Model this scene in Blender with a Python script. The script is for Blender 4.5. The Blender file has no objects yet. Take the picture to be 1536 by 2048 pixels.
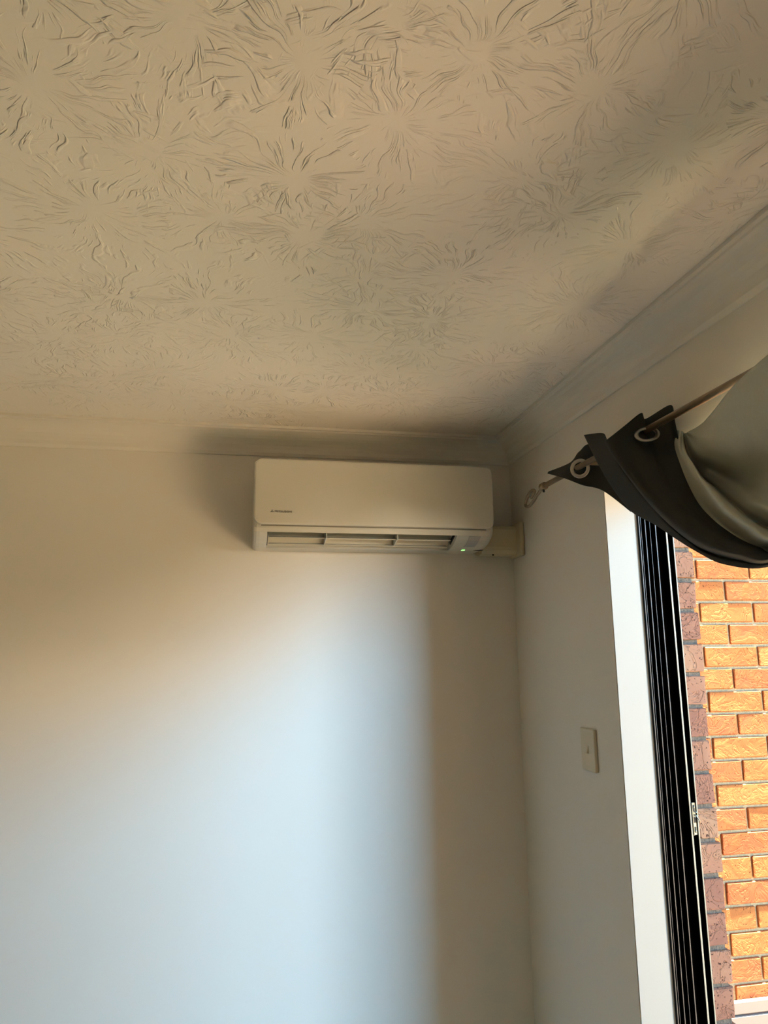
import bpy, bmesh, math, random
from mathutils import Vector, Matrix
random.seed(7)
scn = bpy.context.scene
COL = scn.collection

# ------------------------------------------------------------------ camera
F_PX = 1449.5
YAW, PITCH, ROLL = 0.1969, 0.1899, -0.0118
CAM = Vector((0.0, 0.0, 1.64))
fwd = Vector((math.sin(YAW)*math.cos(PITCH), math.cos(YAW)*math.cos(PITCH), math.sin(PITCH)))
rgt0 = Vector((math.cos(YAW), -math.sin(YAW), 0.0))
up0 = rgt0.cross(fwd)
rgt = math.cos(ROLL)*rgt0 + math.sin(ROLL)*up0
upv = -math.sin(ROLL)*rgt0 + math.cos(ROLL)*up0
cam_d = bpy.data.cameras.new('camera')
cam_d.sensor_fit = 'VERTICAL'; cam_d.sensor_height = 24.0
cam_d.lens = F_PX/2048*24.0
cam_d.clip_start = 0.02
cam = bpy.data.objects.new('camera', cam_d); COL.objects.link(cam)
cam.matrix_world = Matrix(((rgt.x, upv.x, -fwd.x, CAM.x), (rgt.y, upv.y, -fwd.y, CAM.y),
                           (rgt.z, upv.z, -fwd.z, CAM.z), (0, 0, 0, 1)))
scn.camera = cam

# ------------------------------------------------------------------ world, sun, daylight, exposure
world = bpy.data.worlds.new('sky'); scn.world = world
world.use_nodes = True
bg = world.node_tree.nodes['Background']
bg.inputs[0].default_value = (0.62, 0.78, 1.0, 1); bg.inputs[1].default_value = 0.45

SUN_TRAVEL = Vector((0.02, 0.042, -0.99)).normalized()
sd = bpy.data.lights.new('sun', 'SUN'); sd.energy = 118.0; sd.angle = math.radians(0.6); sd.color = (1.0, 0.82, 0.60)
sun = bpy.data.objects.new('sun', sd); COL.objects.link(sun)
sun.rotation_euler = SUN_TRAVEL.to_track_quat('-Z', 'Y').to_euler()
sun.location = (3, -4, 6)

# bright sky low beyond the doorway: blue above, hazy white near the horizon
def sky_light(name, loc, sx, sy, power, color):
    ad = bpy.data.lights.new(name, 'AREA'); ad.shape = 'RECTANGLE'
    ad.size = sx; ad.size_y = sy; ad.energy = power; ad.color = color
    o = bpy.data.objects.new(name, ad); COL.objects.link(o); o.location = loc
    o.rotation_euler = (Vector((0.7, 1.9, 1.4)) - o.location).to_track_quat('-Z', 'Y').to_euler()
sky_light('daylight_upper', (4.45, -3.1, 3.20), 2.4, 1.5, 600, (0.05, 0.51, 1.0))
sky_light('daylight_horizon', (4.45, -3.1, 2.05), 2.4, 0.8, 400, (1.0, 0.88, 0.70))

vs = scn.view_settings
scn.display_settings.display_device = 'sRGB'
vs.view_transform = 'Standard'; vs.look = 'None'; vs.gamma = 1.0; vs.use_curve_mapping = False
vs.exposure = -0.03

# ------------------------------------------------------------------ key dimensions (metres)
D = 2.478          # back wall face (Y)
W = 0.972          # right wall face (X)
J = 1.791          # far jamb of the sliding door (Y)
J0 = 0.30         # near jamb (Y)
XL, YB, H = -2.6, -1.1, 2.40
HEAD = 2.10
EYE = 1.64

def ray(px, py):
    return rgt*((px-768)/F_PX) + upv*(-(py-1024)/F_PX) + fwd
def at_x(px, py, X):           # photo pixel -> point on the plane X (distance from the door wall)
    d = ray(px, py); return CAM + d*(X/d.x)

# ------------------------------------------------------------------ helpers
def setk(o, label=None, cat=None, group=None, kind=None):
    if label: o['label'] = label
    if cat: o['category'] = cat
    if group: o['group'] = group
    if kind: o['kind'] = kind
    return o
def link(name, me, mat=None, parent=None, smooth=False):
    o = bpy.data.objects.new(name, me); COL.objects.link(o)
    if mat is not None and not me.materials: me.materials.append(mat)
    if parent is not None: o.parent = parent
    if smooth:
        for p in me.polygons: p.use_smooth = True
    return o
def from_bm(name, bm, mat=None, parent=None, smooth=False):
    bmesh.ops.recalc_face_normals(bm, faces=bm.faces)
    me = bpy.data.meshes.new(name); bm.to_mesh(me); bm.free()
    return link(name, me, mat, parent, smooth)
def empty(name, loc=(0, 0, 0)):
    o = bpy.data.objects.new(name, None); COL.objects.link(o); o.location = loc; return o
def add_box(bm, x0, x1, y0, y1, z0, z1, bevel=0.0, seg=2):
    r = bmesh.ops.create_cube(bm, size=1.0)
    for v in r['verts']:
        v.co = Vector(((x0+x1)/2 + v.co.x*(x1-x0), (y0+y1)/2 + v.co.y*(y1-y0), (z0+z1)/2 + v.co.z*(z1-z0)))
    if bevel:
        es = list({e for v in r['verts'] for e in v.link_edges})
        bmesh.ops.bevel(bm, geom=es, offset=bevel, segments=seg, profile=0.5, affect='EDGES')
def box(name, x0, x1, y0, y1, z0, z1, mat, parent=None, bevel=0.0, seg=2):
    bm = bmesh.new(); add_box(bm, x0, x1, y0, y1, z0, z1, bevel, seg)
    return from_bm(name, bm, mat, parent, smooth=False)
def add_tube(bm, pts, rad, n=12, caps=True):
    pts = [Vector(p) for p in pts]; rings = []
    ref = None
    for i, p in enumerate(pts):
        a = pts[max(i-1, 0)]; b = pts[min(i+1, len(pts)-1)]
        t = (b-a).normalized()
        if ref is None:
            ref = Vector((0, 0, 1)) if abs(t.z) < 0.9 else Vector((1, 0, 0))
        u = t.cross(ref).normalized(); w = u.cross(t).normalized(); ref = w
        r = rad[i] if isinstance(rad, (list, tuple)) else rad
        rings.append([bm.verts.new(p + u*r*math.cos(2*math.pi*k/n) + w*r*math.sin(2*math.pi*k/n)) for k in range(n)])
    for i in range(len(rings)-1):
        for k in range(n):
            bm.faces.new((rings[i][k], rings[i][(k+1) % n], rings[i+1][(k+1) % n], rings[i+1][k]))
    if caps:
        bm.faces.new(rings[0][::-1]); bm.faces.new(rings[-1])
def catmull(pts, n):
    pts = [Vector(p) for p in pts]
    out = []
    m = len(pts)-1
    for i in range(n+1):
        s = i/n*m; k = min(int(s), m-1); t = s-k
        p0 = pts[max(k-1, 0)]; p1 = pts[k]; p2 = pts[k+1]; p3 = pts[min(k+2, m)]
        out.append(0.5*((2*p1) + (p2-p0)*t + (2*p0-5*p1+4*p2-p3)*t*t + (3*p1-p0-3*p2+p3)*t*t*t))
    return out
def loft(cols, nu, nv):
    """cols: guide curves (lists of Vectors). Returns a grid of points."""
    c = [catmull(q, nu) for q in cols]
    rows = []
    for i in range(nu+1):
        rows.append(catmull([q[i] for q in c], nv))
    return rows
def grid_mesh(name, rows, mat, parent, thick=0.0015):
    vs_, fs = [], []
    nv = len(rows[0])
    for r in rows: vs_ += [tuple(p) for p in r]
    for i in range(len(rows)-1):
        for k in range(nv-1):
            a = i*nv+k; fs.append((a, a+1, a+nv+1, a+nv))
    me = bpy.data.meshes.new(name); me.from_pydata(vs_, [], fs); me.update()
    o = link(name, me, mat, parent, smooth=True)
    if thick:
        m = o.modifiers.new('thickness', 'SOLIDIFY'); m.thickness = thick; m.offset = 0
    return o

# ------------------------------------------------------------------ materials
def new_mat(name):
    m = bpy.data.materials.new(name); m.use_nodes = True
    nt = m.node_tree
    return m, nt, nt.nodes['Principled BSDF']
def N(nt, t, **kw):
    n = nt.nodes.new(t)
    for k, v in kw.items(): setattr(n, k, v)
    return n
def math_n(nt, op, a, b=None, c=None):
    n = N(nt, 'ShaderNodeMath', operation=op)
    for i, v in enumerate((a, b, c)):
        if v is None: continue
        if isinstance(v, (int, float)): n.inputs[i].default_value = v
        else: nt.links.new(v, n.inputs[i])
    return n.outputs[0]
def simple(name, col, rough=0.5, metal=0.0, noise=0.0, nscale=40, bump=0.0, spec=0.5):
    m, nt, b = new_mat(name)
    b.inputs['Roughness'].default_value = rough; b.inputs['Metallic'].default_value = metal
    b.inputs['Specular IOR Level'].default_value = spec
    tc = N(nt, 'ShaderNodeTexCoord')
    nz = N(nt, 'ShaderNodeTexNoise'); nz.inputs['Scale'].default_value = nscale; nz.inputs['Detail'].default_value = 2
    nt.links.new(tc.outputs['Object'], nz.inputs['Vector'])
    mx = N(nt, 'ShaderNodeMix', data_type='RGBA')
    mx.inputs[6].default_value = (*[c*(1-noise) for c in col], 1); mx.inputs[7].default_value = (*[min(1, c*(1+noise)) for c in col], 1)
    nt.links.new(nz.outputs[0], mx.inputs[0]); nt.links.new(mx.outputs[2], b.inputs['Base Color'])
    if bump:
        bp = N(nt, 'ShaderNodeBump'); bp.inputs['Distance'].default_value = bump; bp.inputs['Strength'].default_value = 1
        nt.links.new(nz.outputs[0], bp.inputs['Height']); nt.links.new(bp.outputs[0], b.inputs['Normal'])
    return m

PAINT = (0.81, 0.765, 0.69)
M_wall = simple('wall_paint', PAINT, 0.75, noise=0.012, nscale=6, bump=0.0, spec=0.25)
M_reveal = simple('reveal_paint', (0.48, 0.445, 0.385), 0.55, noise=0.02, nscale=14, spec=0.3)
M_trim = simple('cornice_paint', (0.81, 0.765, 0.69), 0.7, noise=0.01, nscale=8, spec=0.25)
M_floor = simple('floor_timber', (0.70, 0.48, 0.29), 0.5, noise=0.25, nscale=9)
M_ac = simple('ac_plastic', (0.58, 0.56, 0.49), 0.36, noise=0.01, nscale=10)
M_ac2 = simple('ac_inner_plastic', (0.58, 0.55, 0.46), 0.45, noise=0.02, nscale=20)
M_duct = simple('cream_plastic', (0.58, 0.50, 0.33), 0.45, noise=0.03, nscale=12)
M_dark = simple('dark_gap', (0.02, 0.02, 0.02), 0.6)
M_logo = simple('grey_print', (0.09, 0.08, 0.065), 0.5)
M_sensor = simple('sensor_lens', (0.47, 0.45, 0.44), 0.25)
M_switch = simple('switch_plastic', (0.70, 0.63, 0.49), 0.4, noise=0.02)
M_rod = simple('brushed_rod', (0.30, 0.235, 0.165), 0.42, metal=0.7, noise=0.12, nscale=60)
M_ring = simple('eyelet_metal', (0.38, 0.37, 0.35), 0.28, metal=0.9)
M_bronze = simple('black_aluminium', (0.006, 0.005, 0.005), 0.7, noise=0.2, nscale=30, spec=0.05)
M_fin = simple('fin_glint_tone', (0.13, 0.105, 0.09), 0.45, metal=0.0, noise=0.2, nscale=30)  # fin tips made paler than the frame: skylight they catch, put into colour
M_finl = simple('fin_glint_pale', (0.50, 0.44, 0.33), 0.45, metal=0.0, noise=0.2, nscale=30)  # cream fin tips, caught skylight painted as colour
M_steel = simple('strike_steel', (0.5, 0.5, 0.48), 0.25, metal=0.85)
M_mortar = simple('mortar', (0.42, 0.34, 0.21), 0.95, noise=0.35, nscale=160, bump=0.002)
M_mortar2 = simple('mortar_grey', (0.17, 0.14, 0.11), 0.95, noise=0.5, nscale=190, bump=0.004)
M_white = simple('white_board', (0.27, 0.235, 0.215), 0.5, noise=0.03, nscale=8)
M_pave = simple('bounce_paving', (0.76, 0.62, 0.45), 0.9, noise=0.15, nscale=6)
M_soil = simple('low_bounce_soil', (0.045, 0.036, 0.025), 0.95, noise=0.4, nscale=20)
M_lawn = simple('low_bounce_grass', (0.035, 0.05, 0.015), 0.95, noise=0.4, nscale=30)
M_cloth = simple('dark_curtain_cloth', (0.034, 0.037, 0.036), 0.85, noise=0.15, nscale=260, bump=0.0003, spec=0.2)
M_lining = simple('grey_lining_cloth', (0.56, 0.575, 0.51), 0.75, noise=0.05, nscale=200, bump=0.0002, spec=0.25)

m, nt, b = new_mat('green_led'); M_led = m
b.inputs['Base Color'].default_value = (0.3, 1, 0.2, 1)
b.inputs['Emission Color'].default_value = (0.35, 1.0, 0.25, 1); b.inputs['Emission Strength'].default_value = 1.6

def ceiling_mat():
    m, nt, b = new_mat('stomped_plaster')
    b.inputs['Roughness'].default_value = 0.8; b.inputs['Specular IOR Level'].default_value = 0.2
    b.inputs['Base Color'].default_value = (0.91, 0.85, 0.765, 1)
    L = nt.links
    tc = N(nt, 'ShaderNodeTexCoord')
    # warp the coordinates a little so that the stars are not perfect
    wz = N(nt, 'ShaderNodeTexNoise', noise_dimensions='2D'); wz.inputs['Scale'].default_value = 9; wz.inputs['Detail'].default_value = 2
    L.new(tc.outputs['Object'], wz.inputs['Vector'])
    ws = N(nt, 'ShaderNodeVectorMath', operation='MULTIPLY_ADD')
    ws.inputs[1].default_value = (0.055, 0.055, 0); L.new(wz.outputs['Color'], ws.inputs[0]); L.new(tc.outputs['Object'], ws.inputs[2])
    heights = []
    for sc, off, kang in ((3.0, 0.0, 8.5), (3.9, 3.7, 10.0)):
        o = N(nt, 'ShaderNodeVectorMath', operation='ADD'); o.inputs[1].default_value = (off, off*1.7, 0); L.new(ws.outputs[0], o.inputs[0])
        flat = N(nt, 'ShaderNodeVectorMath', operation='MULTIPLY'); flat.inputs[1].default_value = (1, 1, 0); L.new(o.outputs[0], flat.inputs[0])
        vo = N(nt, 'ShaderNodeTexVoronoi', voronoi_dimensions='2D', feature='F1'); vo.inputs['Scale'].default_value = sc; vo.inputs['Randomness'].default_value = 0.9
        L.new(flat.outputs[0], vo.inputs['Vector'])
        df = N(nt, 'ShaderNodeVectorMath', operation='SUBTRACT'); L.new(flat.outputs[0], df.inputs[0]); L.new(vo.outputs['Position'], df.inputs[1])
        ln = N(nt, 'ShaderNodeVectorMath', operation='LENGTH'); L.new(df.outputs[0], ln.inputs[0])
        nr = N(nt, 'ShaderNodeVectorMath', operation='NORMALIZE'); L.new(df.outputs[0], nr.inputs[0])
        sep = N(nt, 'ShaderNodeSeparateXYZ'); L.new(nr.outputs[0], sep.inputs[0])
        csep = N(nt, 'ShaderNodeSeparateColor'); L.new(vo.outputs['Color'], csep.inputs[0])
        r = ln.outputs['Value']
        cx = math_n(nt, 'MULTIPLY', sep.outputs[0], kang); cyy = math_n(nt, 'MULTIPLY', sep.outputs[1], kang)
        cz = math_n(nt, 'ADD', math_n(nt, 'MULTIPLY', csep.outputs[0], 37.0), math_n(nt, 'MULTIPLY', r, 14.0))
        cb = N(nt, 'ShaderNodeCombineXYZ'); L.new(cx, cb.inputs[0]); L.new(cyy, cb.inputs[1]); L.new(cz, cb.inputs[2])
        nz = N(nt, 'ShaderNodeTexNoise'); nz.inputs['Scale'].default_value = 1.0; nz.inputs['Detail'].default_value = 2.2; nz.inputs['Roughness'].default_value = 0.55
        L.new(cb.outputs[0], nz.inputs['Vector'])
        # raised radial ridges
        rid = N(nt, 'ShaderNodeMapRange', interpolation_type='SMOOTHSTEP'); L.new(nz.outputs[0], rid.inputs[0])
        rid.inputs[1].default_value = 0.53; rid.inputs[2].default_value = 0.64; rid.inputs[3].default_value = 0; rid.inputs[4].default_value = 1
        # flat in the middle of each star, fading at the rim
        core = N(nt, 'ShaderNodeMapRange', interpolation_type='SMOOTHSTEP'); L.new(r, core.inputs[0])
        core.inputs[1].default_value = 0.012; core.inputs[2].default_value = 0.05
        rim = N(nt, 'ShaderNodeMapRange', interpolation_type='SMOOTHSTEP'); L.new(r, rim.inputs[0])
        rim.inputs[1].default_value = 0.21; rim.inputs[2].default_value = 0.11
        brk = N(nt, 'ShaderNodeTexNoise', noise_dimensions='2D'); brk.inputs['Scale'].default_value = 24; brk.inputs['Detail'].default_value = 2.5
        L.new(o.outputs[0], brk.inputs['Vector'])
        bm_ = N(nt, 'ShaderNodeMapRange', interpolation_type='SMOOTHSTEP'); L.new(brk.outputs[0], bm_.inputs[0])
        bm_.inputs[1].default_value = 0.36; bm_.inputs[2].default_value = 0.56
        amp = math_n(nt, 'MULTIPLY_ADD', csep.outputs[1], 0.7, 0.55)
        hh = math_n(nt, 'MULTIPLY', math_n(nt, 'MULTIPLY', rid.outputs[0], core.outputs[0]), math_n(nt, 'MULTIPLY', rim.outputs[0], bm_.outputs[0]))
        heights.append(math_n(nt, 'MULTIPLY', hh, amp))
    h = math_n(nt, 'MAXIMUM', heights[0], heights[1])
    fine = N(nt, 'ShaderNodeTexNoise', noise_dimensions='2D'); fine.inputs['Scale'].default_value = 70; fine.inputs['Detail'].default_value = 1
    L.new(tc.outputs['Object'], fine.inputs['Vector'])
    h = math_n(nt, 'ADD', h, math_n(nt, 'MULTIPLY', fine.outputs[0], 0.10))
    bp = N(nt, 'ShaderNodeBump'); bp.inputs['Strength'].default_value = 1.0; bp.inputs['Distance'].default_value = 0.0027
    L.new(h, bp.inputs['Height']); L.new(bp.outputs[0], b.inputs['Normal'])
    return m
M_ceil = ceiling_mat()

def brick_mat(name, ramp, pit, relief):
    m, nt, b = new_mat(name); L = nt.links
    b.inputs['Roughness'].default_value = 0.9; b.inputs['Specular IOR Level'].default_value = 0.15
    tc = N(nt, 'ShaderNodeTexCoord'); oi = N(nt, 'ShaderNodeObjectInfo')
    off = math_n(nt, 'MULTIPLY', oi.outputs['Random'], 50.0)
    ad = N(nt, 'ShaderNodeVectorMath', operation='ADD'); L.new(tc.outputs['Object'], ad.inputs[0]); L.new(off, ad.inputs[1])
    n1 = N(nt, 'ShaderNodeTexNoise'); n1.inputs['Scale'].default_value = 14; n1.inputs['Detail'].default_value = 4.5; n1.inputs['Roughness'].default_value = 0.6; n1.inputs['Distortion'].default_value = 1.0
    L.new(ad.outputs[0], n1.inputs['Vector'])
    f = math_n(nt, 'ADD', math_n(nt, 'MULTIPLY', oi.outputs['Random'], 0.55), math_n(nt, 'MULTIPLY', n1.outputs[0], 0.75))
    f = math_n(nt, 'SUBTRACT', f, 0.12)
    cr = N(nt, 'ShaderNodeValToRGB'); L.new(f, cr.inputs[0])
    els = cr.color_ramp.elements
    while len(els) < len(ramp): els.new(0.5)
    for i, (p, c) in enumerate(ramp): els[i].position = p; els[i].color = (*c, 1)
    # dark pits
    v = N(nt, 'ShaderNodeTexNoise'); v.inputs['Scale'].default_value = 150; v.inputs['Detail'].default_value = 2
    L.new(ad.outputs[0], v.inputs['Vector'])
    pm = N(nt, 'ShaderNodeMapRange', interpolation_type='SMOOTHSTEP'); L.new(v.outputs[0], pm.inputs[0])
    pm.inputs[1].default_value = 0.635; pm.inputs[2].default_value = 0.70
    mx = N(nt, 'ShaderNodeMix', data_type='RGBA'); L.new(pm.outputs[0], mx.inputs[0]); L.new(cr.outputs[0], mx.inputs[6]); mx.inputs[7].default_value = (*pit, 1)
    L.new(mx.outputs[2], b.inputs['Base Color'])
    # creased rock face
    ab = math_n(nt, 'ABSOLUTE', math_n(nt, 'SUBTRACT', n1.outputs[0], 0.5))
    cre = N(nt, 'ShaderNodeMapRange', interpolation_type='SMOOTHSTEP'); L.new(ab, cre.inputs[0]); cre.inputs[1].default_value = 0.0; cre.inputs[2].default_value = 0.035
    h = math_n(nt, 'ADD', math_n(nt, 'MULTIPLY', cre.outputs[0], 0.5), math_n(nt, 'MULTIPLY', n1.outputs[0], 1.6))
    h = math_n(nt, 'SUBTRACT', h, math_n(nt, 'MULTIPLY', pm.outputs[0], 0.5))
    bp = N(nt, 'ShaderNodeBump'); bp.inputs['Distance'].default_value = relief; bp.inputs['Strength'].default_value = 0.9
    L.new(h, bp.inputs['Height']); L.new(bp.outputs[0], b.inputs['Normal'])
    return m
M_brick_o = brick_mat('ochre_brick', [(0.0, (0.39, 0.115, 0.060)), (0.3, (0.42, 0.130, 0.055)), (0.55, (0.44, 0.160, 0.055)), (1.0, (0.45, 0.19, 0.070))], (0.16, 0.055, 0.02), 0.0018)
M_brick_r = brick_mat('red_brick', [(0.0, (0.22, 0.105, 0.082)), (0.35, (0.33, 0.16, 0.11)), (0.65, (0.40, 0.21, 0.135)), (1.0, (0.46, 0.28, 0.17))], (0.07, 0.035, 0.03), 0.0035)

# ------------------------------------------------------------------ room shell
setk(box('floor', XL-0.1, W+0.09, YB-0.1, D+0.1, -0.12, 0.0, M_floor), 'warm timber floor of the room', kind='structure')
setk(box('ceiling', XL-0.1, W+0.28, YB-0.1, D+0.1, H, H+0.15, M_ceil), 'white plaster ceiling stomped with star patterns', kind='structure')
setk(box('wall_back', XL-0.1, W+0.09, D, D+0.1, 0, H, M_wall), 'plain cream painted wall behind the air conditioner', kind='structure')
setk(box('wall_left', XL-0.1, XL, YB-0.1, D, 0, H, M_wall), 'plain cream painted left wall', kind='structure')
setk(box('wall_front', XL, W+0.09, YB-0.1, YB, 0, H, M_wall), 'plain cream painted wall behind the camera', kind='structure')

# right wall: one mesh with the sliding-door opening cut out
bm = bmesh.new()
prof = [(YB, 0), (J0, 0), (J0, HEAD), (J, HEAD), (J, 0), (D, 0), (D, H), (YB, H)]
vv = [bm.verts.new((W, y, z)) for y, z in prof]
f_ = bm.faces.new(vv)
r = bmesh.ops.extrude_face_region(bm, geom=[f_])
for v in [g for g in r['geom'] if isinstance(g, bmesh.types.BMVert)]: v.co.x += 0.084
bmesh.ops.triangulate(bm, faces=[f for f in bm.faces if len(f.verts) > 4])
setk(from_bm('wall_right', bm, M_wall), 'cream painted wall with the sliding door opening', kind='structure')
# bright painted lining boards of the opening
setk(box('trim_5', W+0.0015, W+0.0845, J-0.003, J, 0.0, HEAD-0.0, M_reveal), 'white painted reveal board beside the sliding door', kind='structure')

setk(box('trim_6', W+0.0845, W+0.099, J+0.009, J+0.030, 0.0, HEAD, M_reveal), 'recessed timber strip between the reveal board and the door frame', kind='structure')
# cornices
CW = 0.083
def cornice_profile():
    p = [(0.0, CW+0.004), (0.006, CW+0.004), (0.009, CW-0.002)]
    for i in range(9):
        a = i/8*math.pi/2
        # concave cove
        p.append((0.011 + (CW-0.024)*(1-math.cos(a)), 0.013 + (CW-0.019)*(1-math.sin(a))))
    p += [(CW-0.011, 0.009), (CW, 0.009), (CW, 0.0), (0.0, 0.0)]
    return p
def cornice(name, a, b, nrm, label):
    """a,b: wall corners (x,y) at ceiling; nrm points into the room; both ends mitred."""
    a = Vector((*a, 0)); b = Vector((*b, 0)); n = Vector((*nrm, 0)); t = (b-a).normalized()
    bm = bmesh.new(); e0, e1 = [], []
    for d, h in cornice_profile():
        e0.append(bm.verts.new(a + n*d + t*d + Vector((0, 0, H-h))))
        e1.append(bm.verts.new(b + n*d - t*d + Vector((0, 0, H-h))))
    k = len(e0)
    for i in range(k): bm.faces.new((e0[i], e0[(i+1) % k], e1[(i+1) % k], e1[i]))
    bm.faces.new(e0); bm.faces.new(e1[::-1])
    o = from_bm(name, bm, M_trim)
    return setk(o, label, kind='structure')
cornice('trim_1', (XL, D), (W, D), (0, -1), 'cove cornice along the top of the back wall')
cornice('trim_2', (W, D), (W, YB), (-1, 0), 'cove cornice along the top of the door wall')
cornice('trim_3', (W, YB), (XL, YB), (0, 1), 'cove cornice behind the camera')
cornice('trim_4', (XL, YB), (XL, D), (1, 0), 'cove cornice along the left wall')

# ------------------------------------------------------------------ outdoors
setk(box('garden_bed', 1.251, 2.50, -7.0, 2.6, -0.35, -0.12, M_soil), 'dark garden bed added beside the house to limit ground bounce', kind='structure')  # unseen dark ground, sized to trim bounce reaching the ceiling strip
setk(box('paving', 2.50, 4.5, -1.45, 0.25, -0.35, -0.10, M_pave), 'pale paving added out of view to bounce sun onto the ceiling', kind='structure')  # unseen reflector patch, placed to throw warm sun up at the ceiling
setk(box('lawn', 2.50, 14.0, 0.25, 9.0, -0.35, -0.11, M_lawn), 'dark lawn added outside to limit ground bounce', kind='structure')  # unseen; kept dark so only the pale patch bounces sun indoors
setk(box('lawn_side', 2.50, 14.0, -2.85, -1.45, -0.35, -0.11, M_lawn), 'dark lawn added before the blocking wall to limit ground bounce', kind='structure')
setk(box('lawn_far', 4.50, 14.0, -1.45, 0.25, -0.35, -0.11, M_lawn), 'dark lawn added beyond the paving to limit ground bounce', kind='structure')

setk(box('wall_light_block', 2.2, 9.0, -2.95, -2.85, -0.12, 1.98, M_mortar), 'unseen garden wall added to block low daylight', kind='structure')  # added out of view to keep horizon light off the lower back wall

def brick_mesh(name, sx, sy, sz, mat, jit):
    bm = bmesh.new(); add_box(bm, -sx/2, sx/2, -sy/2, sy/2, -sz/2, sz/2, bevel=0.003, seg=1)
    for v in bm.verts:
        v.co += Vector((random.uniform(-jit, jit), random.uniform(-jit, jit), random.uniform(-jit, jit)))
    bmesh.ops.recalc_face_normals(bm, faces=bm.faces)
    me = bpy.data.meshes.new(name); bm.to_mesh(me); bm.free(); me.materials.append(mat)
    return me

# ochre brick wall facing the camera, out past the doorway
YO, PO = 2.60, 0.0862
ZO = EYE + 0.266                      # one bed joint
wo = setk(box('wall_outside', 1.262, 3.40, YO+0.010, YO+0.11, -0.12, 2.75, M_mortar), 'sunlit ochre brick wall outside past the doorway', kind='structure')
o_long = [brick_mesh('brick', 0.230, 0.10, 0.0755, M_brick_o, 0.0006) for _ in range(7)]
o_half = [brick_mesh('brick', 0.112, 0.10, 0.0755, M_brick_o, 0.0006) for _ in range(2)]
for k in range(-9, 19):
    zc = ZO - PO*(k+0.5)
    # perpends at x = 1.913 + 0.24 n on even courses, 2.033 + 0.24 n on odd ones
    x = 1.913 - 0.24*3 + (0.0 if k % 2 == 0 else 0.12)
    while x < 3.35:
        xa, xb = x+0.005, x+0.235
        me = random.choice(o_long)
        if xa < 1.262: xa = x+0.123; me = random.choice(o_half)
        if xa > 1.262 and xb < 3.40:
            o = link('brick', me, None, wo)
            o.location = ((xa+xb)/2, YO+0.05+random.uniform(-0.0015, 0.0015), zc)
            o.rotation_euler = (random.uniform(-.001, .001), random.uniform(-.003, .003), random.uniform(-.003, .003))
        x += 0.24

# red brick reveal: outer leaf of the house wall, its end seen beside the door frame
YR, PR = 1.822, 0.0854
ZR = EYE + 0.183*YR/J
wr = setk(box('wall_right_outer', 1.150, 1.243, YR+0.007, YO+0.008, -0.12, 2.55, M_mortar2), 'red brick outer leaf ending beside the door frame', kind='structure')
r_long = [brick_mesh('brick', 0.110, 0.230, 0.0745, M_brick_r, 0.0018) for _ in range(6)]
r_half = [brick_mesh('brick', 0.110, 0.110, 0.0745, M_brick_r, 0.0018) for _ in range(6)]
for k in range(-8, 24):
    zc = ZR - PR*(k+0.5)
    if zc < -0.08: break
    y = YR; first = (k % 2 == 0)
    while y < YO-0.1:
        ln = 0.11 if first else 0.23
        first = False
        if y+ln > YO: break
        o = link('brick', random.choice(r_half if ln == 0.11 else r_long), None, wr)
        o.location = (1.196+random.uniform(-.003, .003), y+ln/2+random.uniform(-.002, .002), zc)
        y += ln+0.010
# near end of the outer leaf and lintel above the door (out of the photograph)
setk(box('wall_right_lintel', 1.150, 1.250, YB-0.1, YR, HEAD-0.01, 2.55, M_brick_r), 'red brick course above the sliding door', kind='structure')
setk(box('wall_right_near', 1.150, 1.250, YB-0.1, J0-0.03, -0.12, HEAD-0.01, M_brick_r), 'red brick outer wall on the near side of the door', kind='structure')

# low white slatted screen at the foot of the ochre wall
ws_ = setk(empty('slat_screen', (2.3, YO-0.03, -0.12)), 'low white horizontal slat screen against the ochre brick wall', 'screen')
ztop = EYE - 1.236
sl_me = None
bm = bmesh.new(); add_box(bm, -0.24, 0.24, -0.009, 0.009, -0.0205, 0.0205, bevel=0.003, seg=1); bmesh.ops.recalc_face_normals(bm, faces=bm.faces)
sl_me = bpy.data.meshes.new('slat'); bm.to_mesh(sl_me); bm.free(); sl_me.materials.append(M_white)
for i in range(11):
    for k in range(4):
        o = link('slat', sl_me, None, ws_); o.location = (-0.62+0.4845*k, 0.0, ztop+0.12-0.0225-0.0462*i)
for k in range(3):
    o = box('post', -0.55+0.5*k, -0.50+0.5*k, 0.009, 0.028, 0.0, ztop+0.10, M_white, ws_)

# ------------------------------------------------------------------ sliding-door frame
dr = setk(empty('door_1', (1.12, J, 0)), 'black aluminium sliding door frame, door slid open', kind='structure')
def dbox(name, x0, x1, y0, y1, z0, z1, mat, bevel=0.0, parent=None, seg=1):
    l = dr.location
    return box(name, x0-l.x, x1-l.x, y0-l.y, y1-l.y, z0-l.z, z1-l.z, mat, parent or dr, bevel, seg)
dbox('jamb_channel', 1.071, 1.172, J+0.0265, J+0.030, -0.02, HEAD, M_bronze)
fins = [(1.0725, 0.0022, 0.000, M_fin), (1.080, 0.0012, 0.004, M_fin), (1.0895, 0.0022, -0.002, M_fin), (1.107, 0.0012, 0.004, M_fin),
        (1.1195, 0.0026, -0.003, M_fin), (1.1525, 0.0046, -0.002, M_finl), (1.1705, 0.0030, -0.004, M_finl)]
for x, w, dy, mt in fins:
    fn = dbox('track_fin', x-w/2, x+w/2, J+dy+0.0016, J+0.032, -0.02, HEAD, M_bronze)
    dbox('fin_glint', x-w/2-.0001, x+w/2+.0001, J+dy, J+dy+0.0016, -0.02, HEAD, mt, 0.0003, fn)  # tip cap whose paler colour stands in for the lit edge
dbox('head_channel', 1.071, 1.149, J0, J+0.018, HEAD, HEAD+0.02, M_bronze)
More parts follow.
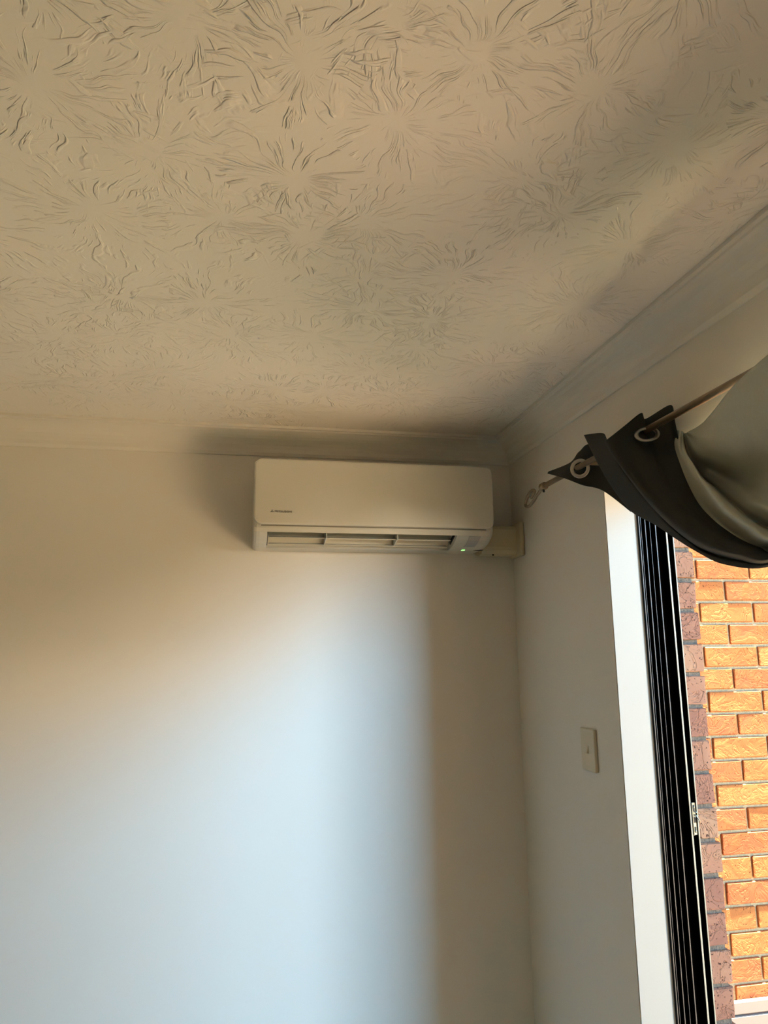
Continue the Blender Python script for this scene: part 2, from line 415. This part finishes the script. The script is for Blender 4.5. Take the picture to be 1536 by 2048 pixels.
dbox('sill_track', 1.071, 1.172, J0, J+0.018, -0.02, 0.012, M_bronze)
dbox('near_jamb', 1.071, 1.172, J0-0.03, J0, -0.02, HEAD, M_bronze)
# strike plate on the outer channel
zs0, zs1 = EYE-0.472, EYE-0.393
sp = dbox('strike_plate', 1.1555, 1.1690, J-0.0005, J+0.0030, zs0, zs1, M_steel, bevel=0.0006)
dbox('rim', 1.1555, 1.1575, J-0.005, J, zs0, zs1, M_steel, 0.0004, sp)
dbox('slot', 1.1600, 1.1650, J-0.0015, J, zs1-0.022, zs1-0.006, M_dark, 0, sp)
dbox('slot', 1.1600, 1.1650, J-0.0015, J, zs0+0.006, zs0+0.020, M_dark, 0, sp)
bm = bmesh.new()
for zc in (zs1-0.011, zs0+0.010):
    add_tube(bm, [(1.1625-dr.location.x, -0.0045, zc), (1.1625-dr.location.x, -0.001, zc)], 0.0024, 10)
from_bm('screw_head', bm, M_steel, sp, smooth=True)
dbox('keeper_opening', 1.1575, 1.1670, J-0.002, J-0.0003, zs0+0.030, zs0+0.043, M_dark, 0, sp)
bm = bmesh.new()
dx = -dr.location.x
zz = zs0+0.045
add_tube(bm, [(1.1585+dx, -0.004, zz+0.006), (1.164+dx, -0.007, zz+0.003), (1.1705+dx, -0.009, zz-0.006), (1.1715+dx, -0.009, zz-0.012)], 0.0018, 8)
add_tube(bm, [(1.1585+dx, -0.003, zz+0.014), (1.165+dx, -0.006, zz+0.012), (1.1705+dx, -0.008, zz+0.006)], 0.0011, 8)
from_bm('hook_keeper', bm, M_steel, sp, smooth=True)

# ------------------------------------------------------------------ air conditioner
ac = setk(empty('air_conditioner', (0.43, D, EYE+0.339)), 'white split-system air conditioner mounted high on the back wall', 'air conditioner')
AX, AY, AZ = ac.location
def ac_pt(x, a, z): return Vector((x-AX, -a, EYE+z-AZ))     # a: distance out from the wall, z: height above eye level
full = [(0.0, .339), (.088, .339), (.125, .3425), (.160, .351), (.183, .362), (.197, .374), (.2035, .386), (.205, .398), (.205, .588), (.198, .604), (.180, .611), (.03, .612), (0.0, .610)]
rec = [(0.0, .339), (.088, .339), (.086, .346), (.098, .392), (.150, .412), (.180, .398), (.191, .384), (.197, .374), (.2035, .386), (.205, .398), (.205, .588), (.198, .604), (.180, .611), (.03, .612), (0.0, .610)]
def scaled(p, s):
    c = Vector((0.10, 0.475)); return [(max(0.0, c.x+(a-c.x)*s) if a > 0 else 0.0, c.y+(z-c.y)*s) for a, z in p]
def extr(bm, secs):
    rings = [[bm.verts.new(ac_pt(x, a, z)) for a, z in p] for x, p in secs]
    k = len(rings[0])
    for i in range(len(rings)-1):
        for j in range(k): bm.faces.new((rings[i][j], rings[i][(j+1) % k], rings[i+1][(j+1) % k], rings[i+1][j]))
    return rings
X0, X1, O0, O1 = 0.036, 0.826, 0.080, 0.700
bm = bmesh.new()
rg = extr(bm, [(X0, scaled(full, .93)), (X0+.003, scaled(full, .965)), (X0+.010, scaled(full, .99)), (X0+.02, full), (O0, full)]); bm.faces.new(rg[0][::-1]); bm.faces.new(rg[-1])
rg = extr(bm, [(O0, rec), (O1, rec)])
rg = extr(bm, [(O1, full), (X1-.02, full), (X1-.010, scaled(full, .99)), (X1-.003, scaled(full, .965)), (X1, scaled(full, .93))]); bm.faces.new(rg[0][::-1]); bm.faces.new(rg[-1])
bmesh.ops.remove_doubles(bm, verts=bm.verts, dist=1e-5)
from_bm('casing', bm, M_ac, ac)
# front panel: rounded slab with a gently bowed face
def rounded_rect(x0, x1, z0, z1, r, n=6):
    pts = []
    for cx, cz, a0 in ((x1-r, z1-r, 0), (x0+r, z1-r, 90), (x0+r, z0+r, 180), (x1-r, z0+r, 270)):
        for i in range(n+1):
            a = math.radians(a0+90*i/n); pts.append((cx+r*math.cos(a), cz+r*math.sin(a)))
    return pts
bm = bmesh.new()
px0, px1, pz0, pz1 = 0.036, 0.826, 0.396, 0.6085
rings = []
for a, ins in ((.2015, 0.0), (.2115, 0.0), (.2145, .0015), (.216, .005), (.2165, 0.012)):
    rings.append([bm.verts.new(ac_pt(x, a, z)) for x, z in rounded_rect(px0+ins, px1-ins, pz0+ins, pz1-ins, 0.026-ins)])
k = len(rings[0])
for i in range(len(rings)-1):
    for j in range(k): bm.faces.new((rings[i][j], rings[i][(j+1) % k], rings[i+1][(j+1) % k], rings[i+1][j]))
bm.faces.new(rings[-1]); bm.faces.new(rings[0][::-1])
fp = from_bm('front_panel', bm, M_ac, ac)
# thin dark strip, painting in the shadow line under the panel
bm = bmesh.new(); 
for (x0, x1, a0, a1, z0, z1) in ((0.060, 0.800, .190, .2055, .3915, .3955),):
    l = ac_pt(x0, a1, z0); h = ac_pt(x1, a0, z1); add_box(bm, l.x, h.x, l.y, h.y, l.z, h.z)
from_bm('panel_shadow_strip', bm, simple('panel_shadow_tone', (0.22, 0.20, 0.16), 0.6), ac)
# louvre blades
def plate(name, x0, x1, p, q, th, mat, parent=ac):
    """flat blade from profile point p to q (a,z), thickness th, spanning x0..x1"""
    p = Vector(p); q = Vector(q); d = (q-p).normalized(); n = Vector((-d.y, d.x))*th/2
    bm = bmesh.new(); e = []
    for x in (x0, x1):
        e.append([bm.verts.new(ac_pt(x, *(c))) for c in ((p+n), (q+n), (q-n), (p-n))])
    for j in range(4): bm.faces.new((e[0][j], e[0][(j+1) % 4], e[1][(j+1) % 4], e[1][j]))
    bm.faces.new(e[0][::-1]); bm.faces.new(e[1])
    return from_bm(name, bm, mat, parent)
plate('louvre', O0+.008, O1-.010, (.118, .372), (.158, .3625), .0028, M_ac)
plate('louvre', O0+.008, O1-.010, (.094, .356), (.112, .3475), .0024, M_ac)
plate('deflector', O0+.004, O1-.004, (.100, .349), (.120, .392), .002, M_ac2)
for xx in (0.268, 0.503):
    plate('divider', xx, xx+.0035, (.100, .362), (.172, .378), .032, M_ac)
plate('end_gap', O0+.0002, O0+.003, (.100, .351), (.178, .380), .014, M_dark)
plate('end_gap', O1-.003, O1-.0002, (.120, .360), (.178, .380), .012, M_dark)
# sensor window, indicator light, corner slit on the sloping lower face right of the louvres
def slope_pt(x, t, lift=0.0):
    cv = [(.197, .374), (.183, .362), (.160, .351), (.125, .3425), (.088, .339)]
    k = max(0, min(3, int(t*4))); u = t*4-k
    p = Vector(cv[k]); q = Vector(cv[k+1]); a, z = p+(q-p)*u
    d = (q-p).normalized(); n = Vector((-d.y, d.x))
    return ac_pt(x, a+n.x*lift, z+n.y*lift)
def slope_quad(name, xa, xb, t0, t1, mat, skew=0.0, lift=.0012):
    bm = bmesh.new()
    lo = [slope_pt(xa, t0, -.001), slope_pt(xb, t0, -.001), slope_pt(xb-skew, t1, -.001), slope_pt(xa-skew, t1, -.001)]
    hi = [slope_pt(xa, t0, lift), slope_pt(xb, t0, lift), slope_pt(xb-skew, t1, lift), slope_pt(xa-skew, t1, lift)]
    v0 = [bm.verts.new(p) for p in lo]; v1 = [bm.verts.new(p) for p in hi]
    bm.faces.new(v0[::-1]); bm.faces.new(v1)
    for j in range(4): bm.faces.new((v0[j], v0[(j+1) % 4], v1[(j+1) % 4], v1[j]))
    return from_bm(name, bm, mat, ac)
sw_ = setk(slope_quad('sensor_window', .744, .784, .02, .25, M_sensor, skew=.002), 'grey receiver window')
bm = bmesh.new(); bm.from_mesh(sw_.data)
for t0, t1, k0 in ((.2499, .5, .002), (.4999, .66, .004)):
    q = [slope_pt(.744-k0, t0+1e-4, .0012), slope_pt(.784-k0, t0+1e-4, .0012), slope_pt(.784-k0-.002, t1-1e-4, .0012), slope_pt(.744-k0-.002, t1-1e-4, .0012)]
    bm.faces.new([bm.verts.new(p) for p in q])
bm.to_mesh(sw_.data); bm.free()
setk(slope_quad('indicator_light', .746, .757, .90, .985, M_led), 'small green indicator light')
slope_quad('corner_slit', .800, .822, .90, .97, M_dark, skew=.010)
# printed mark: three diamonds and lettering
def tri_mark():
    bm = bmesh.new(); s = .0034; cx, cz = .0925, .4365
    for ang in (90, 210, 330):
        u = Vector((math.cos(math.radians(ang)), math.sin(math.radians(ang)))); n = Vector((-u.y, u.x))
        c = [Vector((cx, cz)), Vector((cx, cz))+u*s*0.866+n*s*0.5, Vector((cx, cz))+u*s*1.732, Vector((cx, cz))+u*s*0.866-n*s*0.5]
        v1 = [bm.verts.new(ac_pt(p.x, .2172, p.y)) for p in c]; v0 = [bm.verts.new(ac_pt(p.x, .2160, p.y)) for p in c]
        bm.faces.new(v1); bm.faces.new(v0[::-1])
        for j in range(4): bm.faces.new((v0[j], v0[(j+1) % 4], v1[(j+1) % 4], v1[j]))
    return from_bm('emblem', bm, M_logo, fp)
tri_mark()
def text_part(name, body, x0, x1, a, z, h, parent, mat):
    cu = bpy.data.curves.new(name, 'FONT'); cu.body = body; cu.size = h*1.4; cu.extrude = 0.0006; cu.offset = 0.0
    t = bpy.data.objects.new(name, cu); COL.objects.link(t)
    bpy.context.view_layer.update()
    dg = bpy.context.evaluated_depsgraph_get()
    me = bpy.data.meshes.new_from_object(t.evaluated_get(dg))
    bpy.data.objects.remove(t)
    xs = [v.co.x for v in me.vertices]; ys = [v.co.y for v in me.vertices]
    mnx, mxx, mny, mxy = min(xs), max(xs), min(ys), max(ys)
    for v in me.vertices:
        X = x0+(v.co.x-mnx)/(mxx-mnx)*(x1-x0); Z = z+(v.co.y-mny)/(mxy-mny)*h
        v.co = ac_pt(X, a+v.co.z, Z)
    me.materials.clear(); me.materials.append(mat)
    return link(name, me, None, parent)
text_part('lettering', 'MITSUBISHI', .1010, .1545, .2170, .4335, .0062, fp, M_logo)

# pipe cover between the unit and the corner
dc = setk(empty('pipe_cover', (0.89, D, EYE+0.325)), 'cream plastic pipe cover running from the air conditioner into the corner', 'pipe cover')
bm = bmesh.new()
l = dc.location
pr = [(0.0, .336), (.030, .328), (.066, .332), (.080, .344), (.083, .356), (.083, .418), (.076, .429), (.062, .433), (0.0, .436)]
e0 = [bm.verts.new((0.828-l.x, -a, EYE+z-l.z)) for a, z in pr]; e1 = [bm.verts.new((0.956-l.x, -a, EYE+z-l.z)) for a, z in pr]
k = len(pr)
for j in range(k): bm.faces.new((e0[j], e0[(j+1) % k], e1[(j+1) % k], e1[j]))
bm.faces.new(e0[::-1]); bm.faces.new(e1)
from_bm('duct', bm, M_duct, dc)
bm = bmesh.new(); add_box(bm, 0.955-l.x, 0.9715-l.x, -0.116, -0.0005, EYE+.322-l.z, EYE+.443-l.z, bevel=0.007, seg=3)
from_bm('wall_flange', bm, M_duct, dc, smooth=False)
bm = bmesh.new(); add_tube(bm, [(0.872-l.x, -.062, EYE+.3335-l.z), (0.872-l.x, -.064, EYE+.3275-l.z)], 0.0032, 10)
from_bm('screw', bm, M_dark, dc)

# ------------------------------------------------------------------ light switch
sw = setk(empty('light_switch', (W, 1.961, EYE-0.276)), 'cream rectangular light switch on the wall beside the door', 'light switch')
bm = bmesh.new(); add_box(bm, -0.010, 0.0, -0.040, 0.040, -0.057, 0.057, bevel=0.0025, seg=2)
from_bm('plate', bm, M_switch, sw)
bm = bmesh.new()
rv = [(-0.0095, -.006, -.010), (-0.0095, .006, -.010), (-0.0095, .006, .012), (-0.0095, -.006, .012), (-0.016, -.005, -.009), (-0.016, .005, -.009), (-0.0105, .005, .011), (-0.0105, -.005, .011)]
v = [bm.verts.new(p) for p in rv]
for q in ((0, 1, 2, 3), (7, 6, 5, 4), (0, 4, 5, 1), (1, 5, 6, 2), (2, 6, 7, 3), (3, 7, 4, 0)): bm.faces.new([v[i] for i in q])
from_bm('rocker', bm, M_switch, sw)

# ------------------------------------------------------------------ curtain rod
XR, ZROD = 0.892, EYE+0.484
rd = setk(empty('curtain_rod', (XR, 1.0, ZROD)), 'brushed metal curtain rod with a looped hook end', 'curtain rod')
bm = bmesh.new(); add_tube(bm, [(0, 1.0, 0), (0, -1.45, 0)], 0.0078, 18)
from_bm('pole', bm, M_rod, rd, smooth=True)
bm = bmesh.new(); add_tube(bm, [(0, 1.015, 0), (0, 1.013, 0), (0, .992, 0), (0, .990, 0)], [.008, .0115, .0115, .008], 18)
from_bm('ferrule', bm, M_rod, rd, smooth=True)
bm = bmesh.new(); add_tube(bm, [(-.002, .998, -.010), (-.002, .998, -.019)], .0035, 8)
from_bm('set_screw', bm, M_dark, rd, smooth=True)
hp = [(1050, 1078), (1026, 1108), (992, 1165), (950, 1212), (922, 1212), (918, 1175), (938, 1118), (968, 1070), (992, 1056), (1004, 1068), (994, 1096), (970, 1132)]
pts = [at_x(860+a/4.8, 760+b_/4.8, XR) - rd.location for a, b_ in hp]
pts = [Vector((0, 1.012, 0))] + pts
bm = bmesh.new(); add_tube(bm, catmull(pts, 60), 0.0048, 10)
from_bm('hook_loop', bm, M_rod, rd, smooth=True)
for yb in (0.72, -1.2):
    bm = bmesh.new(); add_tube(bm, [(W-XR-.0005, yb, 0), (W-XR-.006, yb, 0)], .02, 16); add_tube(bm, [(W-XR-.006, yb, 0), (0, yb, 0)], .006, 10)
    from_bm('bracket', bm, M_rod, rd, smooth=True)

# ------------------------------------------------------------------ curtain
cu = setk(empty('curtain', (0.9, 1.4, EYE+0.2)), 'charcoal eyelet curtain bunched on the rod, pale lining swept up and aside', 'curtain')
CL = cu.location
def C(*pts):      # guide curve: (px, py, X)
    return [at_x(*p) - CL for p in pts]
def trail(c, f, X):      # beyond the frame the cloth goes on, thrown along the rod
    z = EYE + 0.345 + 0.20*f; x = X + (XR-0.004-X)*f**3
    return c[:-2] + [Vector((x, y, z+dz)) - CL for y, dz in ((0.70, 0.0), (0.15, 0.01*(1-f)), (-0.38, 0.03*(1-f)))]
cols = [
 C((1168, 870, .905), (1195, 925, .868), (1225, 976, .872), (1262, 1022, .885), (1310, 1049, .88), (1350, 1076, .87), (1395, 1104, .855), (1450, 1129, .84), (1540, 1132, .825), (1640, 1062, .82), (1800, 960, .84), (1930, 620, .885)),
 C((1204, 866, .885), (1226, 915, .850), (1258, 962, .852), (1302, 1012, .858), (1342, 1055, .862), (1385, 1090, .858), (1420, 1110, .848), (1470, 1124, .835), (1540, 1127, .818), (1640, 1056, .81), (1800, 940, .835), (1930, 605, .885)),
 C((1211, 876, .855), (1226, 910, .845), (1262, 962, .862), (1304, 1014, .875), (1346, 1056, .880), (1388, 1089, .872), (1424, 1106, .858), (1472, 1118, .838), (1540, 1123, .815), (1640, 1052, .80), (1800, 925, .83), (1930, 595, .884)),
 C((1213, 880, .805), (1230, 912, .800), (1266, 962, .797), (1308, 1012, .795), (1352, 1054, .792), (1396, 1084, .788), (1436, 1100, .782), (1480, 1110, .776), (1540, 1118, .770), (1640, 1048, .77), (1800, 910, .82), (1930, 585, .884)),
 C((1250, 851, .845), (1262, 905, .838), (1292, 962, .818), (1330, 1006, .803), (1374, 1046, .795), (1418, 1076, .79), (1456, 1093, .785), (1496, 1104, .778), (1545, 1112, .772), (1645, 1043, .77), (1800, 900, .82), (1930, 580, .884)),
 C((1282, 826, .885), (1298, 890, .890), (1322, 955, .850), (1352, 1000, .826), (1392, 1040, .812), (1434, 1070, .803), (1470, 1088, .796), (1505, 1099, .788), (1548, 1107, .782), (1648, 1040, .778), (1800, 892, .825), (1930, 575, .884)),
 C((1291, 838, .918), (1312, 900, .908), (1334, 955, .872), (1362, 1000, .845), (1402, 1040, .828), (1442, 1068, .818), (1476, 1086, .81), (1510, 1097, .803), (1550, 1105, .797), (1650, 1037, .79), (1800, 886, .83), (1930, 570, .884)),
 C((1340, 810, .955), (1345, 880, .950), (1358, 945, .900), (1384, 1000, .875), (1420, 1040, .856), (1456, 1068, .846), (1486, 1084, .838), (1516, 1095, .832), (1552, 1103, .826), (1652, 1034, .81), (1800, 880, .835), (1930, 566, .884)),
 C((1347, 830, .958), (1358, 885, .940), (1370, 945, .915), (1394, 1000, .892), (1428, 1040, .874), (1464, 1068, .862), (1492, 1084, .854), (1520, 1094, .848), (1554, 1102, .842), (1655, 1032, .82), (1800, 874, .84), (1930, 562, .884)),
]
cols = [trail(c, 0.012*i, 0.875) for i, c in enumerate(cols)]
grid_mesh('dark_face', loft(cols, 100, 64), M_cloth, cu)
# far pleat with the second eyelet
cols = [
 C((1095, 947, .852), (1130, 957, .866), (1165, 970, .895), (1205, 981, .925), (1262, 1024, .925)),
 C((1096, 945, .854), (1135, 945, .872), (1165, 952, .905), (1205, 960, .935), (1262, 1010, .935)),
 C((1098, 943, .858), (1138, 934, .880), (1162, 934, .898), (1200, 930, .940), (1262, 990, .945)),
 C((1104, 941, .868), (1141, 925, .900), (1159, 903, .930), (1186, 891, .945), (1255, 960, .950)),
]
grid_mesh('far_pleat', loft(cols, 40, 24), M_cloth, cu)
# pale lining turned out to the room
cols = [
 C((1350, 858, .962), (1345, 893, .955), (1355, 938, .935), (1372, 985, .915), (1400, 1040, .897), (1450, 1084, .880), (1535, 1110, .86), (1650, 1036, .83), (1800, 880, .843), (1930, 565, .886)),
 C((1361, 862, .956), (1357, 893, .930), (1369, 933, .902), (1386, 975, .890), (1414, 1028, .876), (1462, 1076, .858), (1540, 1104, .838), (1655, 1032, .818), (1800, 876, .838), (1930, 563, .884)),
 C((1363, 862, .950), (1363, 893, .918), (1376, 932, .890), (1392, 970, .880), (1424, 1024, .880), (1476, 1070, .872), (1545, 1096, .855), (1658, 1028, .83), (1800, 868, .84), (1930, 560, .884)),
 C((1365, 863, .948), (1368, 896, .916), (1386, 934, .884), (1400, 968, .866), (1436, 1020, .862), (1488, 1062, .852), (1548, 1088, .838), (1660, 1022, .82), (1800, 860, .835), (1930, 556, .884)),
 C((1366, 864, .950), (1371, 900, .922), (1392, 938, .880), (1410, 970, .850), (1450, 1018, .832), (1500, 1054, .822), (1552, 1078, .815), (1662, 1014, .81), (1800, 850, .83), (1930, 552, .884)),
 C((1367, 865, .955), (1373, 903, .935), (1397, 946, .892), (1424, 976, .862), (1462, 1012, .850), (1506, 1046, .842), (1556, 1066, .838), (1664, 1005, .825), (1800, 840, .835), (1930, 548, .884)),
 C((1368, 865, .962), (1376, 905, .960), (1400, 950, .950), (1430, 976, .945), (1466, 1010, .925), (1504, 1040, .905), (1556, 1058, .89), (1664, 995, .86), (1800, 830, .85), (1930, 544, .886)),
 C((1369, 866, .960), (1382, 906, .950), (1410, 950, .955), (1444, 976, .945), (1480, 1006, .912), (1514, 1027, .882), (1558, 1040, .87), (1665, 980, .85), (1800, 820, .845), (1930, 540, .886)),
 C((1370, 866, .955), (1388, 906, .930), (1420, 946, .950), (1456, 970, .945), (1490, 998, .905), (1522, 1012, .872), (1560, 1020, .858), (1666, 985, .84), (1800, 810, .84), (1930, 536, .886)),
 C((1371, 866, .950), (1394, 902, .915), (1430, 936, .935), (1468, 956, .945), (1500, 980, .925), (1530, 992, .905), (1562, 990, .89), (1668, 950, .86), (1800, 790, .85), (1930, 532, .886)),
 C((1372, 866, .948), (1402, 894, .905), (1440, 918, .905), (1476, 936, .910), (1508, 950, .910), (1538, 948, .90), (1566, 940, .885), (1670, 900, .86), (1800, 760, .85), (1930, 526, .888)),
 C((1374, 865, .948), (1410, 880, .895), (1448, 890, .880), (1484, 896, .875), (1514, 890, .872), (1545, 880, .868), (1575, 868, .862), (1675, 820, .85), (1800, 710, .85), (1930, 518, .890)),
 C((1376, 864, .950), (1414, 862, .895), (1452, 850, .872), (1488, 835, .862), (1518, 815, .858), (1550, 795, .855), (1580, 775, .85), (1680, 700, .85), (1800, 620, .855), (1930, 506, .892)),
 C((1378, 863, .952), (1404, 847, .915), (1430, 818, .885), (1457, 783, .868), (1483, 756, .864), (1512, 730, .861), (1545, 702, .859), (1690, 580, .858), (1810, 510, .862), (1930, 490, .895)),
]
def deepen(c, k):        # exaggerate the folds in and out from the wall
    out = []
    for p in c:
        w = p + CL - CAM; X = w.x; X2 = min(0.966, 0.893 + (X-0.893)*k)
        out.append(w*(X2/X) + CAM - CL)
    return out
cols = [deepen(c, 1.7 if 2 <= i <= 10 else 1.0) for i, c in enumerate(cols)]
cols = [trail(c, 0.06+0.94*(i/(len(cols)-1))**1.1, 0.868) for i, c in enumerate(cols)]
setk(grid_mesh('lining', loft(cols, 96, 84), M_lining, cu), 'pale grey lining turned outward')
# eyelets
def ring(c, nrm, R, r):
    c = Vector(c); n = Vector(nrm).normalized(); u = n.cross(Vector((0, 0, 1))).normalized(); w = n.cross(u)
    bm = bmesh.new(); rings = []
    for i in range(28):
        a = 2*math.pi*i/28; d = u*math.cos(a)+w*math.sin(a); rr = []
        for k in range(8):
            q = 2*math.pi*k/8; rr.append(bm.verts.new(c + d*(R+r*1.0*math.cos(q)) + n*r*0.55*math.sin(q)))
        rings.append(rr)
    for i in range(28):
        for k in range(8): bm.faces.new((rings[i][k], rings[(i+1) % 28][k], rings[(i+1) % 28][(k+1) % 8], rings[i][(k+1) % 8]))
    return from_bm('eyelet', bm, M_ring, cu, smooth=True)
ring(at_x(1294, 869, .880)-CL, (-.34, -.60, .52), .0225, .0050)
ring(at_x(1160, 937, .880)-CL, (-.9, -1, -.1), .0215, .0050)
